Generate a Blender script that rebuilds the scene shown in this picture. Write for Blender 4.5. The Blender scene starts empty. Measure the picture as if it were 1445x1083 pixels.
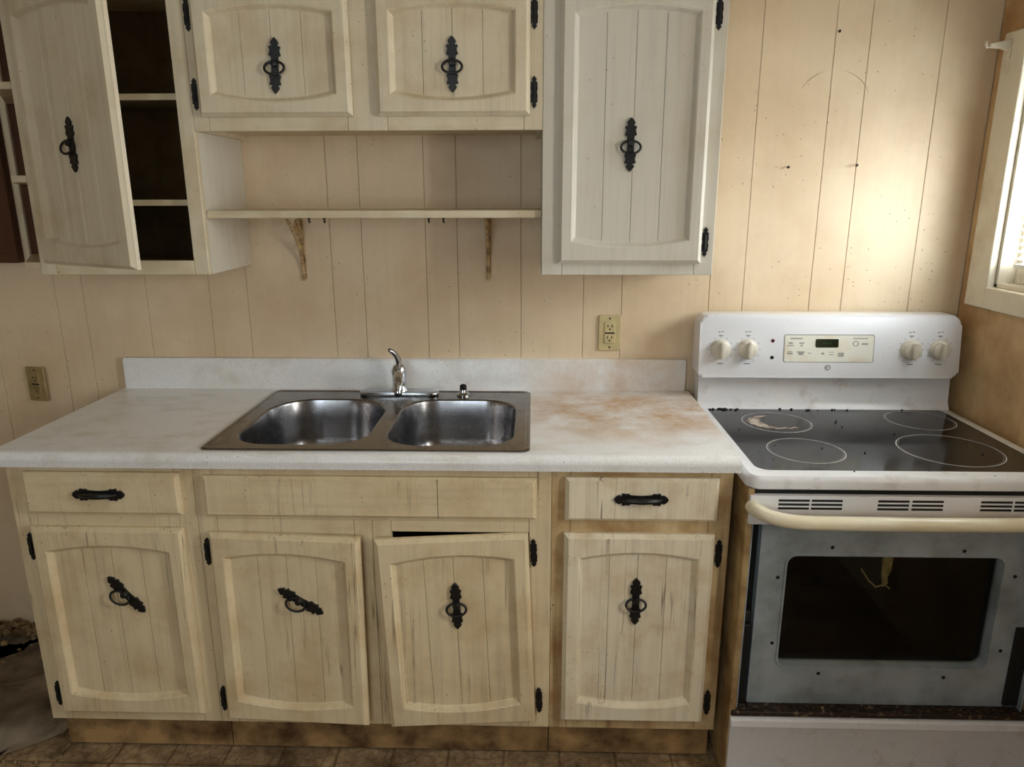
import bpy, bmesh, math, random
from mathutils import Vector, Matrix
random.seed(7)
PI = math.pi
S = bpy.context.scene
C = S.collection

# ------------------------------------------------------------------ camera, world, light, exposure
cam_d = bpy.data.cameras.new('camera'); cam = bpy.data.objects.new('camera', cam_d); C.objects.link(cam)
cam_d.sensor_width = 36; cam_d.lens = 1019.18 / 1445 * 36; cam_d.clip_start = .02
pt, yw, rl = .2538, .0287, -.0023
fw = Vector((-math.sin(yw)*math.cos(pt), math.cos(yw)*math.cos(pt), -math.sin(pt)))
rt = Vector((math.cos(yw), math.sin(yw), 0)); up = rt.cross(fw)
rt, up = math.cos(rl)*rt + math.sin(rl)*up, math.cos(rl)*up - math.sin(rl)*rt
M = Matrix((rt, up, -fw)).transposed().to_4x4(); M.translation = (1.3143, -2.2568, 1.5158)
cam.matrix_world = M
S.camera = cam

w = bpy.data.worlds.new('daylight_sky'); S.world = w; w.use_nodes = True
w.node_tree.nodes['Background'].inputs[0].default_value = (.78, .88, 1, 1)
w.node_tree.nodes['Background'].inputs[1].default_value = 1.2

def area(name, loc, direction, sx, sy, power, col=(1, 1, 1)):
    d = bpy.data.lights.new(name, 'AREA'); d.shape = 'RECTANGLE'; d.size = sx; d.size_y = sy
    d.energy = power; d.color = col
    o = bpy.data.objects.new(name, d); C.objects.link(o); o.location = loc
    o.rotation_euler = Vector(direction).to_track_quat('-Z', 'Y').to_euler()
    return o
# daylight entering through the three windows of the room (sky seen from each opening)
area('daylight_window_1', (2.80, -.52, 1.54), (-1, 0, 0), .72, .60, 28, (.93, .97, 1))
area('daylight_window_2', (2.80, -1.56, 1.50), (-1, 0, 0), .22, 1.0, 25, (1, .97, .93))
area('daylight_window_3', (.45, -3.72, 1.50), (0, 1, 0), 1.3, 1.1, 16, (.86, .93, 1))
S.view_settings.view_transform = 'Standard'; S.view_settings.look = 'None'
S.view_settings.gamma = 1; S.view_settings.use_curve_mapping = False
S.view_settings.exposure = 0.0
S.cycles.max_bounces = 7; S.cycles.diffuse_bounces = 4; S.cycles.glossy_bounces = 4; S.cycles.transparent_max_bounces = 6

# ------------------------------------------------------------------ materials
def s2l(c):
    return tuple(((v/255)/12.92 if v/255 <= .04045 else ((v/255+.055)/1.055)**2.4) for v in c) + (1,)

def mat_base(name, rough=.5, metal=0, spec=.5):
    m = bpy.data.materials.new(name); m.use_nodes = True
    b = m.node_tree.nodes['Principled BSDF']
    b.inputs['Roughness'].default_value = rough; b.inputs['Metallic'].default_value = metal
    b.inputs['Specular IOR Level'].default_value = spec
    return m, m.node_tree.nodes, m.node_tree.links, b

def noise(N, L, vec, scale, detail=4, rough=.55, stretch=None, loc=(0, 0, 0)):
    mp = N.new('ShaderNodeMapping'); L.new(vec, mp.inputs[0])
    if stretch: mp.inputs['Scale'].default_value = stretch
    mp.inputs['Location'].default_value = loc
    n = N.new('ShaderNodeTexNoise'); n.inputs['Scale'].default_value = scale
    n.inputs['Detail'].default_value = detail; n.inputs['Roughness'].default_value = rough
    L.new(mp.outputs[0], n.inputs['Vector'])
    return n.outputs[0]

def ramp(N, L, val, lo, hi, a=0.0, b=1.0):
    r = N.new('ShaderNodeMapRange'); r.inputs[1].default_value = lo; r.inputs[2].default_value = hi
    r.inputs[3].default_value = a; r.inputs[4].default_value = b; r.clamp = True
    L.new(val, r.inputs[0]); return r.outputs[0]

def mix(N, L, fac, a, b):
    m = N.new('ShaderNodeMix'); m.data_type = 'RGBA'
    if isinstance(fac, float): m.inputs[0].default_value = fac
    else: L.new(fac, m.inputs[0])
    for s, v in ((6, a), (7, b)):
        if isinstance(v, tuple): m.inputs[s].default_value = v
        else: L.new(v, m.inputs[s])
    return m.outputs[2]

def math_n(N, L, op, a, b):
    m = N.new('ShaderNodeMath'); m.operation = op
    for i, v in enumerate((a, b)):
        if isinstance(v, (int, float)): m.inputs[i].default_value = v
        else: L.new(v, m.inputs[i])
    return m.outputs[0]

def bump(N, L, b, h, strength=.3, dist=.002):
    n = N.new('ShaderNodeBump'); n.inputs['Strength'].default_value = strength; n.inputs['Distance'].default_value = dist
    L.new(h, n.inputs['Height']); L.new(n.outputs[0], b.inputs['Normal'])

def painted(name, base, dirt, amt=.5, lo=.45, hi=.75, scale=3, rough=.5, specks=.5, grain=.3, speck_scale=38, seed=0,
            grain_axis='z', streak=0.0, streak_col=(120, 85, 45), spec=.4, crack=0.0):
    m, N, L, b = mat_base(name, rough, 0, spec)
    g = N.new('ShaderNodeNewGeometry').outputs['Position']
    n1 = noise(N, L, g, scale, 6, .6, loc=(seed, seed*.7, seed*1.3))
    c = mix(N, L, math_n(N, L, 'MULTIPLY', ramp(N, L, n1, lo, hi), amt), s2l(base), s2l(dirt))
    st = {'z': (60, 60, 2.2), 'x': (2.2, 60, 60), 'y': (60, 2.2, 60)}[grain_axis]
    n2 = noise(N, L, g, 1.0, 5, .65, stretch=st, loc=(seed, 0, 0))
    c = mix(N, L, math_n(N, L, 'MULTIPLY', ramp(N, L, n2, .48, .72), grain*.6), c, s2l(tuple(int(v*.72) for v in base)))
    if streak:
        n4 = noise(N, L, g, 1.0, 4, .6, stretch=(34, 34, 1.1), loc=(seed*2+3, 0, 0))
        n5 = noise(N, L, g, 2.2, 3, .5, loc=(9+seed, 2, 4))
        f = math_n(N, L, 'MULTIPLY', ramp(N, L, n4, .5, .68), ramp(N, L, n5, .4, .62))
        c = mix(N, L, math_n(N, L, 'MULTIPLY', f, streak), c, s2l(streak_col))
    if crack:
        n6 = noise(N, L, g, 1.0, 3, .5, stretch=(26, 26, .7), loc=(seed*3+1, 0, 0))
        n7 = noise(N, L, g, 7, 3, .5, stretch=(1, 1, .6), loc=(1, seed, 4))
        ab = math_n(N, L, 'ABSOLUTE', math_n(N, L, 'SUBTRACT', n6, .52), 0)
        f = math_n(N, L, 'MULTIPLY', ramp(N, L, ab, .002, .010, 1, 0), ramp(N, L, n7, .48, .62))
        c = mix(N, L, math_n(N, L, 'MULTIPLY', f, crack), c, s2l((96, 66, 38)))
    if specks:
        v = N.new('ShaderNodeTexVoronoi'); v.inputs['Scale'].default_value = speck_scale; L.new(g, v.inputs['Vector'])
        n3 = noise(N, L, g, 4.5, 2, .5, loc=(seed+5, 1, 2))
        sp = ramp(N, L, v.outputs['Distance'], .07, .13, 1, 0)
        sepc = N.new('ShaderNodeSeparateColor'); L.new(v.outputs['Color'], sepc.inputs[0])
        keep = ramp(N, L, sepc.outputs[0],   .52, .56)
        sp = math_n(N, L, 'MULTIPLY', math_n(N, L, 'MULTIPLY', sp, keep), ramp(N, L, n3, .45, .6))
        c = mix(N, L, math_n(N, L, 'MULTIPLY', sp, specks), c, s2l((84, 58, 34)))
    L.new(c, b.inputs['Base Color'])
    bump(N, L, b, n2, .25, .0015)
    return m

def plain(name, col, rough=.5, metal=0, spec=.5, var=.15, scale=30, bmp=0):
    m, N, L, b = mat_base(name, rough, metal, spec)
    g = N.new('ShaderNodeNewGeometry').outputs['Position']
    n = noise(N, L, g, scale, 4)
    c = mix(N, L, ramp(N, L, n, .3, .75), s2l(col), s2l(tuple(int(v*(1-var)) for v in col)))
    L.new(c, b.inputs['Base Color'])
    if bmp: bump(N, L, b, n, bmp, .002)
    return m

MT = {}
MT['wall'] = painted('wall_paint', (234, 212, 180), (192, 156, 110), .55, .45, .75, 2.2, .5, .75, .12, 56)
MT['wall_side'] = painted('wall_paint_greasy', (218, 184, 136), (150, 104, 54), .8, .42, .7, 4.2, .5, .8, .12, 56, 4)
MT['groove'] = plain('groove_lit_paint', (238, 214, 180), .7)  # lightened wall colour: light catching the groove edges is painted in
MT['cab'] = painted('cabinet_paint', (226, 212, 184), (188, 158, 112), .5, .48, .74, 7, .42, .7, .4, 62, 2, crack=.15)
MT['cab_x'] = painted('cabinet_paint_across', (228, 214, 184), (186, 154, 104), .6, .46, .72, 5, .42, .7, .4, 46, 2, 'x')
MT['base'] = painted('base_cabinet_paint', (230, 211, 174), (190, 154, 102), .5, .45, .72, 9, .42, .85, .4, 62, 6, streak=.2, crack=.55)
MT['base_x'] = painted('base_cabinet_paint_across', (230, 211, 174), (190, 154, 102), .5, .45, .72, 9, .42, .85, .4, 62, 6, 'x', streak=.1, crack=.3)
MT['greasy'] = painted('greasy_frame_paint', (220, 196, 152), (160, 120, 72), .8, .38, .62, 7, .4, .8, .5, 40, 8, streak=.8)
MT['streaky'] = painted('streaky_door_paint', (240, 228, 202), (206, 176, 130), .55, .48, .72, 11, .42, .95, .4, 75, 3, streak=.3, streak_col=(150, 112, 70), crack=.85)
MT['white'] = painted('upper_white_and_lit_side_paint', (222, 216, 202), (196, 180, 148), .5, .5, .75, 4, .38, .4, .3, 46, 5)
MT['toe'] = painted('toe_kick_wood', (186, 150, 100), (78, 50, 28), .95, .36, .66, 9, .6, .8, .4, 50, 1, 'x')
MT['side_dirty'] = painted('stove_side_enamel', (198, 172, 124), (118, 82, 44), .9, .36, .64, 10, .45, .9, .3, 60, 3, streak=.8)
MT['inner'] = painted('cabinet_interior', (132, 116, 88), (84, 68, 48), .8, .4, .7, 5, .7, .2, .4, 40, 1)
MT['brown'] = painted('dark_brown_wood', (92, 56, 34), (48, 28, 18), .8, .4, .7, 4, .5, .1, .8, 40, 2)
MT['trim'] = painted('window_trim_paint', (226, 216, 196), (176, 150, 112), .5, .48, .75, 7, .45, .5, .2, 50, 9)
MT['ceiling'] = plain('ceiling_paint', (226, 216, 196), .8)
MT['room_wall'] = plain('room_paint', (196, 176, 142), .7)
MT['iron'] = plain('black_iron', (14, 13, 13), .42, .0, .5, .3, 90, .4)
MT['hinge'] = plain('black_hinge_paint', (16, 14, 13), .5, 0, .4, .3, 90, .4)
MT['chrome'] = plain('chrome', (196, 198, 202), .12, 1, .5, .1)
MT['enamel'] = painted('white_enamel', (236, 236, 240), (214, 200, 176), .35, .55, .8, 6, .22, .3, 0, 60, 2, spec=.5)
MT['enamel_dirty'] = painted('spattered_white_enamel', (236, 236, 239), (160, 138, 110), .5, .55, .78, 16, .24, 1, 0, 90, 3, spec=.5)
MT['knob'] = plain('cream_knob_plastic', (222, 214, 198), .35, 0, .5, .06)
MT['handle'] = painted('yellowed_handle', (240, 232, 208), (212, 188, 140), .5, .42, .7, 6, .3, .2, 0, 60, 2, spec=.5)
MT['panelcream'] = painted('control_face', (232, 229, 216), (214, 180, 120), .5, .5, .75, 16, .4, .0, 0, 60, 1)
MT['grey_mark'] = plain('grey_print', (176, 174, 166), .6)
MT['dark_mark'] = plain('dark_print', (110, 108, 106), .6)
MT['display'] = plain('display_black', (8, 30, 16), .15)
MT['black'] = plain('black_gap', (10, 9, 8), .7)
MT['darkmetal'] = plain('sooty_metal', (40, 42, 40), .5, .3, .5, .5, 25)
MT['galv'] = painted('galvanized_door_liner', (168, 178, 184), (118, 124, 122), .8, .4, .7, 9, .42, .8, 0, 80, 2, spec=.6)
MT['galv'].node_tree.nodes['Principled BSDF'].inputs['Metallic'].default_value = .12
MT['ivory'] = plain('ivory_plastic', (214, 196, 146), .4, 0, .5, .1)
MT['ivory_dirty'] = plain('ivory_plastic_dirty', (176, 152, 104), .45, 0, .5, .2)
MT['slot'] = plain('slot_dark', (50, 36, 18), .7)
MT['insul'] = plain('insulation_yellow', (214, 196, 140), .9, 0, .2, .35, 60)
MT['residue'] = painted('burnt_residue', (196, 184, 170), (120, 104, 90), .8, .42, .6, 40, .8, .3, 0, 80, 1)
MT['burner'] = plain('burner_ring_print', (206, 206, 204), .5, 0, .3, .25, 60)
MT['blind'] = plain('blind_slat_white', (240, 240, 238), .5, 0, .4, .03)
MT['blind'].node_tree.nodes['Principled BSDF'].inputs['Transmission Weight'].default_value = 0
MT['red'] = plain('indicator_red', (90, 20, 30), .3)
MT['grime'] = painted('baked_grime', (46, 32, 22), (150, 124, 92), .7, .57, .68, 60, .55, .5, 0, 80, 4)
MT['tarp'] = painted('old_torn_lino', (198, 182, 160), (112, 94, 74), .9, .38, .66, 5, .45, .6, 0, 30, 2)
MT['rubble'] = plain('rubble', (172, 146, 108), .9, 0, .2, .7, 18, .5)
MT['bracket'] = painted('bracket_rusty_paint', (206, 176, 130), (132, 98, 62), .9, .46, .66, 45, .6, .6, 0, 80, 2)
MT['scuff'] = plain('scuff', (176, 140, 96), .8)
MT['nail'] = plain('nail_steel', (70, 58, 46), .45, .6)

def mk_counter():
    m, N, L, b = mat_base('speckled_laminate', .26, 0, .5)
    g = N.new('ShaderNodeNewGeometry').outputs['Position']
    n1 = noise(N, L, g, 420, 2, .6)
    c = mix(N, L, ramp(N, L, n1, .42, .62), s2l((250, 249, 248)), s2l((228, 227, 227)))
    n2 = noise(N, L, g, 7, 5, .6, stretch=(1, 1.8, 1))
    c = mix(N, L, math_n(N, L, 'MULTIPLY', ramp(N, L, n2, .5, .72), .4), c, s2l((186, 170, 140)))
    # heat-browned patch right of the sink, toward the stove
    sx = N.new('ShaderNodeSeparateXYZ'); L.new(g, sx.inputs[0])
    dx = math_n(N, L, 'DIVIDE', math_n(N, L, 'SUBTRACT', sx.outputs[0], 1.58), .42)
    dy = math_n(N, L, 'DIVIDE', math_n(N, L, 'SUBTRACT', sx.outputs[1], -.24), .30)
    r2 = math_n(N, L, 'ADD', math_n(N, L, 'MULTIPLY', dx, dx), math_n(N, L, 'MULTIPLY', dy, dy))
    n3 = noise(N, L, g, 9, 6, .65, loc=(3, 1, 0))
    f = math_n(N, L, 'MULTIPLY', ramp(N, L, r2, 0, 1.15, 1, 0), ramp(N, L, n3, .3, .62))
    c = mix(N, L, math_n(N, L, 'MULTIPLY', f, .95), c, s2l((196, 152, 98)))
    v = N.new('ShaderNodeTexVoronoi'); v.inputs['Scale'].default_value = 66; L.new(g, v.inputs['Vector'])
    sepc = N.new('ShaderNodeSeparateColor'); L.new(v.outputs['Color'], sepc.inputs[0])
    sp = math_n(N, L, 'MULTIPLY', ramp(N, L, v.outputs['Distance'], .06, .12, 1, 0), ramp(N, L, sepc.outputs[0], .50, .54))
    sp = math_n(N, L, 'MULTIPLY', sp, ramp(N, L, noise(N, L, g, 5, 2), .46, .6))
    c = mix(N, L, math_n(N, L, 'MULTIPLY', sp, .7), c, s2l((96, 78, 60)))
    L.new(c, b.inputs['Base Color'])
    return m
MT['counter'] = mk_counter()

def mk_steel(name, ca, cb, dirt):
    m, N, L, b = mat_base(name, .3, 1, .5)
    g = N.new('ShaderNodeNewGeometry').outputs['Position']
    n = noise(N, L, g, 1, 4, .6, stretch=(6, 220, 220))
    c = mix(N, L, n, s2l(ca), s2l(cb))
    n2 = noise(N, L, g, 16, 5, .65)
    c = mix(N, L, math_n(N, L, 'MULTIPLY', ramp(N, L, n2, .5, .7), dirt), c, s2l((96, 84, 70)))
    L.new(c, b.inputs['Base Color']); L.new(ramp(N, L, n2, .3, .8, .17, .36), b.inputs['Roughness'])
    return m
MT['steel'] = mk_steel('brushed_stainless', (150, 145, 140), (116, 110, 104), .35)
MT['bowl'] = mk_steel('bowl_stainless_lit', (176, 176, 180), (140, 138, 138), .3)  # rim steel made lighter, window reflections in the bowls painted in

def mk_glass_top():
    m, N, L, b = mat_base('ceramic_glass_cooktop', .16, 0, .5)
    g = N.new('ShaderNodeNewGeometry').outputs['Position']
    n = noise(N, L, g, 7, 6, .65)
    n2 = noise(N, L, g, 90, 3, .6)
    f = math_n(N, L, 'MULTIPLY', ramp(N, L, n, .4, .75), ramp(N, L, n2, .3, .7))
    c = mix(N, L, math_n(N, L, 'MULTIPLY', f, .6), s2l((18, 19, 22)), s2l((84, 84, 86)))
    L.new(c, b.inputs['Base Color']); L.new(ramp(N, L, n, .35, .75, .07, .22), b.inputs['Roughness'])
    return m
MT['cooktop'] = mk_glass_top()

def mk_pane(name, tint, gl):
    m = bpy.data.materials.new(name); m.use_nodes = True; N = m.node_tree.nodes; L = m.node_tree.links
    N.remove(N['Principled BSDF'])
    t = N.new('ShaderNodeBsdfTransparent'); t.inputs[0].default_value = tint
    gs = N.new('ShaderNodeBsdfGlossy'); gs.inputs['Roughness'].default_value = .04
    mx = N.new('ShaderNodeMixShader'); mx.inputs[0].default_value = gl
    L.new(t.outputs[0], mx.inputs[1]); L.new(gs.outputs[0], mx.inputs[2]); L.new(mx.outputs[0], N['Material Output'].inputs[0])
    return m
MT['pane'] = mk_pane('window_glass', (.96, .98, .98, 1), .05)
MT['oven_pane'] = mk_pane('oven_glass', (.80, .80, .76, 1), .03)

def mk_floor():
    m, N, L, b = mat_base('dirty_vinyl_floor', .5, 0, .4)
    g = N.new('ShaderNodeNewGeometry').outputs['Position']
    v = N.new('ShaderNodeTexVoronoi'); v.feature = 'DISTANCE_TO_EDGE'; v.inputs['Scale'].default_value = 24; L.new(g, v.inputs['Vector'])
    n = noise(N, L, g, 6, 6, .65); n2 = noise(N, L, g, 55, 4, .6)
    c = mix(N, L, ramp(N, L, n2, .35, .7), s2l((190, 164, 128)), s2l((146, 118, 84)))
    c = mix(N, L, ramp(N, L, v.outputs['Distance'], .02, .07, .35, 0), c, s2l((92, 66, 42)))
    br = N.new('ShaderNodeTexBrick'); br.inputs['Scale'].default_value = 1; br.offset = 0
    br.inputs['Brick Width'].default_value = .155; br.inputs['Row Height'].default_value = .155; br.inputs['Mortar Size'].default_value = .004
    mp = N.new('ShaderNodeMapping'); mp.inputs['Rotation'].default_value = (0, 0, .0); L.new(g, mp.inputs[0]); L.new(mp.outputs[0], br.inputs['Vector'])
    c = mix(N, L, math_n(N, L, 'MULTIPLY', br.outputs['Fac'], .6), c, s2l((90, 66, 44)))
    c = mix(N, L, math_n(N, L, 'MULTIPLY', ramp(N, L, n, .42, .68), .75), c, s2l((64, 46, 30)))
    L.new(c, b.inputs['Base Color']); bump(N, L, b, n2, .3, .002)
    return m
MT['floor'] = mk_floor()

# ------------------------------------------------------------------ mesh helpers
def world_loc(o):
    v = Vector((0, 0, 0))
    while o is not None: v += o.location; o = o.parent
    return v

def obj(name, bm, m, parent=None, local=False, smooth=False):
    """link a bmesh as ONE mesh object; verts given in world space unless local"""
    bmesh.ops.recalc_face_normals(bm, faces=bm.faces)
    if parent is not None and not local:
        bmesh.ops.translate(bm, verts=bm.verts, vec=-world_loc(parent))
    me = bpy.data.meshes.new(name); bm.to_mesh(me); bm.free()
    if smooth:
        me.shade_smooth()
        try: me.set_sharp_from_angle(angle=math.radians(38))
        except Exception: pass
    me.materials.append(MT[m])
    o = bpy.data.objects.new(name, me); C.objects.link(o)
    if parent is not None: o.parent = parent
    return o

def thing(name, label, cat, loc=(0, 0, 0), group=None):
    o = bpy.data.objects.new(name, None); C.objects.link(o); o.location = loc; o.empty_display_size = .05
    o['label'] = label; o['category'] = cat
    if group: o['group'] = group
    return o

def tag(o, label, cat, group=None, kind=None):
    o['label'] = label; o['category'] = cat
    if group: o['group'] = group
    if kind: o['kind'] = kind
    return o

def struct(o): o['kind'] = 'structure'; return o

def bx(x0, x1, y0, y1, z0, z1, bev=0, seg=1, bm=None):
    b2 = bmesh.new()
    bmesh.ops.create_cube(b2, size=1)
    for v in b2.verts:
        v.co = Vector(((x0+x1)/2 + v.co.x*(x1-x0), (y0+y1)/2 + v.co.y*(y1-y0), (z0+z1)/2 + v.co.z*(z1-z0)))
    if bev: bmesh.ops.bevel(b2, geom=b2.edges[:], offset=bev, segments=seg, affect='EDGES', profile=.5)
    if bm is None: return b2
    return merge(bm, b2)

def merge(bm, b2):
    me = bpy.data.meshes.new('t'); b2.to_mesh(me); bm.from_mesh(me); bpy.data.meshes.remove(me); b2.free()
    return bm

def prism(poly, axis, a0, a1, bev=0, seg=1, bm=None):
    """polygon (2D) extruded along axis: 'y' -> (x,z) poly; 'z' -> (x,y); 'x' -> (y,z)"""
    b2 = bmesh.new()
    def P(p, a):
        return {'y': (p[0], a, p[1]), 'z': (p[0], p[1], a), 'x': (a, p[0], p[1])}[axis]
    A = [b2.verts.new(P(p, a0)) for p in poly]; B = [b2.verts.new(P(p, a1)) for p in poly]
    fa = b2.faces.new(A); fb = b2.faces.new(B[::-1])
    n = len(poly)
    for i in range(n): b2.faces.new((A[i], B[i], B[(i+1) % n], A[(i+1) % n]))
    if bev:
        es = list({e for f in (fa, fb) for e in f.edges})
        bmesh.ops.bevel(b2, geom=es, offset=bev, segments=seg, affect='EDGES', profile=.5)
    if bm is None: return b2
    return merge(bm, b2)

def rrect(x0, x1, y0, y1, r, n=6):
    rs = r if isinstance(r, (tuple, list)) else (r,)*4
    P = []
    for (cx, cy, a, rr) in ((x1-rs[0], y1-rs[0], 0, rs[0]), (x0+rs[1], y1-rs[1], 90, rs[1]), (x0+rs[2], y0+rs[2], 180, rs[2]), (x1-rs[3], y0+rs[3], 270, rs[3])):
        if rr <= 1e-6: P.append((cx, cy)); continue
        for k in range(n+1):
            t = math.radians(a + 90*k/n); P.append((cx+rr*math.cos(t), cy+rr*math.sin(t)))
    return P

def tube(pts, rad, n=10, closed=False, bm=None, flat=1.0):
    b2 = bmesh.new(); pts = [Vector(p) for p in pts]; m = len(pts)
    rads = rad if isinstance(rad, (list, tuple)) else [rad]*m
    rings = []; prev = None
    for i, p in enumerate(pts):
        if closed: t = pts[(i+1) % m] - pts[i-1]
        else: t = pts[min(i+1, m-1)] - pts[max(i-1, 0)]
        t.normalize()
        u = prev - t*prev.dot(t) if prev is not None else (Vector((0, 0, 1)) if abs(t.z) < .9 else Vector((1, 0, 0))).cross(t)
        u.normalize(); prev = u; v = t.cross(u)
        rings.append([b2.verts.new(p + rads[i]*(math.cos(2*PI*k/n)*u + flat*math.sin(2*PI*k/n)*v)) for k in range(n)])
    for i in range(m if closed else m-1):
        A, B = rings[i], rings[(i+1) % m]
        for k in range(n): b2.faces.new((A[k], A[(k+1) % n], B[(k+1) % n], B[k]))
    if not closed: b2.faces.new(rings[0][::-1]); b2.faces.new(rings[-1])
    if bm is None: return b2
    return merge(bm, b2)

def lathe(prof, center, axis='z', n=24, bm=None, sx=1.0):
    """prof: list of (radius, height along axis)"""
    b2 = bmesh.new(); rings = []; c = Vector(center)
    for r, h in prof:
        ring = []
        for k in range(n):
            a = 2*PI*k/n; u, v = r*math.cos(a)*sx, r*math.sin(a)
            d = {'z': (u, v, h), 'y': (u, h, v), 'x': (h, u, v)}[axis]
            ring.append(b2.verts.new(c + Vector(d)))
        rings.append(ring)
    for A, B in zip(rings, rings[1:]):
        for k in range(n): b2.faces.new((A[k], A[(k+1) % n], B[(k+1) % n], B[k]))
    b2.faces.new(rings[0]); b2.faces.new(rings[-1])
    if bm is None: return b2
    return merge(bm, b2)

def loops(Ls, cap_last=False, cap_first=False):
    b2 = bmesh.new(); V = [[b2.verts.new(p) for p in L_] for L_ in Ls]
    for A, B in zip(V, V[1:]):
        n = len(A)
        for k in range(n): b2.faces.new((A[k], A[(k+1) % n], B[(k+1) % n], B[k]))
    if cap_last: b2.faces.new(V[-1])
    if cap_first: b2.faces.new(V[0][::-1])
    return b2

# ------------------------------------------------------------------ the room
RX, LX, RY, CZ = 2.63, -1.7, -3.6, 2.36
GR = [-1.69, -1.50, -1.31, -1.02, -.80, -.64, -.427, -.206, -.116, .088, .291, .413, .688, .786, .984, 1.082, 1.278, 1.473, 1.592, 1.862, 1.966, 2.171, 2.269, 2.474, 2.63]
floor = struct(obj('floor', bx(LX-.1, RX+.1, RY-.1, .1, -.06, 0), 'floor'))
ceil = struct(obj('ceiling', bx(LX-.1, RX+.1, RY-.1, .1, CZ, CZ+.06), 'ceiling'))
wb = struct(obj('wall_back', bx(LX-.1, RX+.1, .006, .1, 0, CZ), 'groove'))
for a, b in zip(GR, GR[1:]):
    obj('plank', bx(a+.0006, b-.0006, 0, .008, 0.0, CZ, .0011), 'wall', wb)
# right wall: two openings; planks cut round the window in view
WY0, WY1, WZ0, WZ1 = -.92, -.155, 1.262, 1.90      # opening of window_1
KY0, KY1, KZ0, KZ1 = -1.72, -1.40, .95, 2.05        # opening of window_2
bm = bmesh.new()
for (y0, y1, z0, z1) in ((WY1, .006, 0, CZ), (WY0, WY1, 0, WZ0), (WY0, WY1, WZ1, CZ), (KY1, WY0, 0, CZ), (KY0, KY1, 0, KZ0), (KY0, KY1, KZ1, CZ), (RY-.1, KY0, 0, CZ)):
    bx(RX+.006, RX+.1, y0, y1, z0, z1, bm=bm)
wr = struct(obj('wall_right', bm, 'groove'))
for (y0, y1, z0, z1) in ((-.155, 0, 0, CZ), (-.36, -.155, 0, WZ0), (-.46, -.36, 0, WZ0), (-.66, -.46, 0, WZ0), (-.92, -.66, 0, WZ0), (-.36, -.155, WZ1, CZ), (-.66, -.36, WZ1, CZ), (-.92, -.66, WZ1, CZ),
                         (-1.16, -.92, 0, CZ), (-1.40, -1.16, 0, CZ)):
    obj('plank', bx(RX, RX+.008, y0+.0008, y1-.0008, z0, z1, .0014), 'wall_side', wr)
wl = struct(obj('wall_left', bx(LX-.1, LX, RY-.1, .1, 0, CZ), 'room_wall'))
bm = bmesh.new()
for (x0, x1, z0, z1) in ((LX, -.2, 0, CZ), (1.1, RX, 0, CZ), (-.2, 1.1, 0, .95), (-.2, 1.1, 2.05, CZ)):
    bx(x0, x1, RY-.1, RY, z0, z1, bm=bm)
wre = struct(obj('wall_rear', bm, 'room_wall'))

# window in view
w1 = struct(obj('window_1', bx(RX+.085, RX+.09, WY0, WY1, WZ0, WZ1), 'pane'))
T = .022
def trimbox(name, *a, bev=.004): return obj(name, bx(*a, bev, 2), 'trim', w1)
trimbox('casing', RX-T, RX, WY1-.002, WY1+.095, 1.20, 1.945)
trimbox('casing', RX-T, RX, WY0-.095, WY0+.002, 1.20, 1.945)
trimbox('casing', RX-T, RX, WY0-.004, WY1+.004, 1.20, WZ0)
trimbox('casing', RX-T, RX, WY0-.004, WY1+.004, WZ1, 1.945)
# jamb liners
for a in ((RX, RX+.085, WY1-.012, WY1, WZ0, WZ1), (RX, RX+.085, WY0, WY0+.012, WZ0, WZ1), (RX, RX+.085, WY0, WY1, WZ0, WZ0+.012), (RX, RX+.085, WY0, WY1, WZ1-.012, WZ1)):
    trimbox('jamb', *a, bev=.001)
# sash
sy0, sy1, sz0, sz1 = WY0+.012, WY1-.012, WZ0+.012, WZ1-.012
for a in ((RX+.045, RX+.08, sy1-.028, sy1, sz0, sz1), (RX+.045, RX+.08, sy0, sy0+.028, sz0, sz1), (RX+.045, RX+.08, sy0+.028, sy1-.028, sz0, sz0+.056), (RX+.045, RX+.08, sy0+.028, sy1-.028, sz1-.04, sz1)):
    trimbox('sash', *a, bev=.003)
# narrow window further along the right wall, and the rear one (behind the camera): simple casings and panes
w2 = struct(obj('window_2', bx(RX+.085, RX+.09, KY0, KY1, KZ0, KZ1), 'pane'))
for a in ((RX-T, RX, KY1, KY1+.07, KZ0-.07, KZ1+.07), (RX-T, RX, KY0-.07, KY0, KZ0-.07, KZ1+.07), (RX-T, RX, KY0, KY1, KZ0-.07, KZ0), (RX-T, RX, KY0, KY1, KZ1, KZ1+.07)):
    obj('casing', bx(*a, .004), 'trim', w2)
w3 = struct(obj('window_3', bx(-.2, 1.1, RY-.09, RY-.085, .95, 2.05), 'pane'))
for a in ((-.27, -.2, RY, RY+T, .88, 2.12), (1.1, 1.17, RY, RY+T, .88, 2.12), (-.2, 1.1, RY, RY+T, .88, .95), (-.2, 1.1, RY, RY+T, 2.05, 2.12), (.43, .47, RY-.07, RY-.03, .95, 2.05)):
    obj('casing', bx(*a, .004), 'trim', w3)

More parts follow.
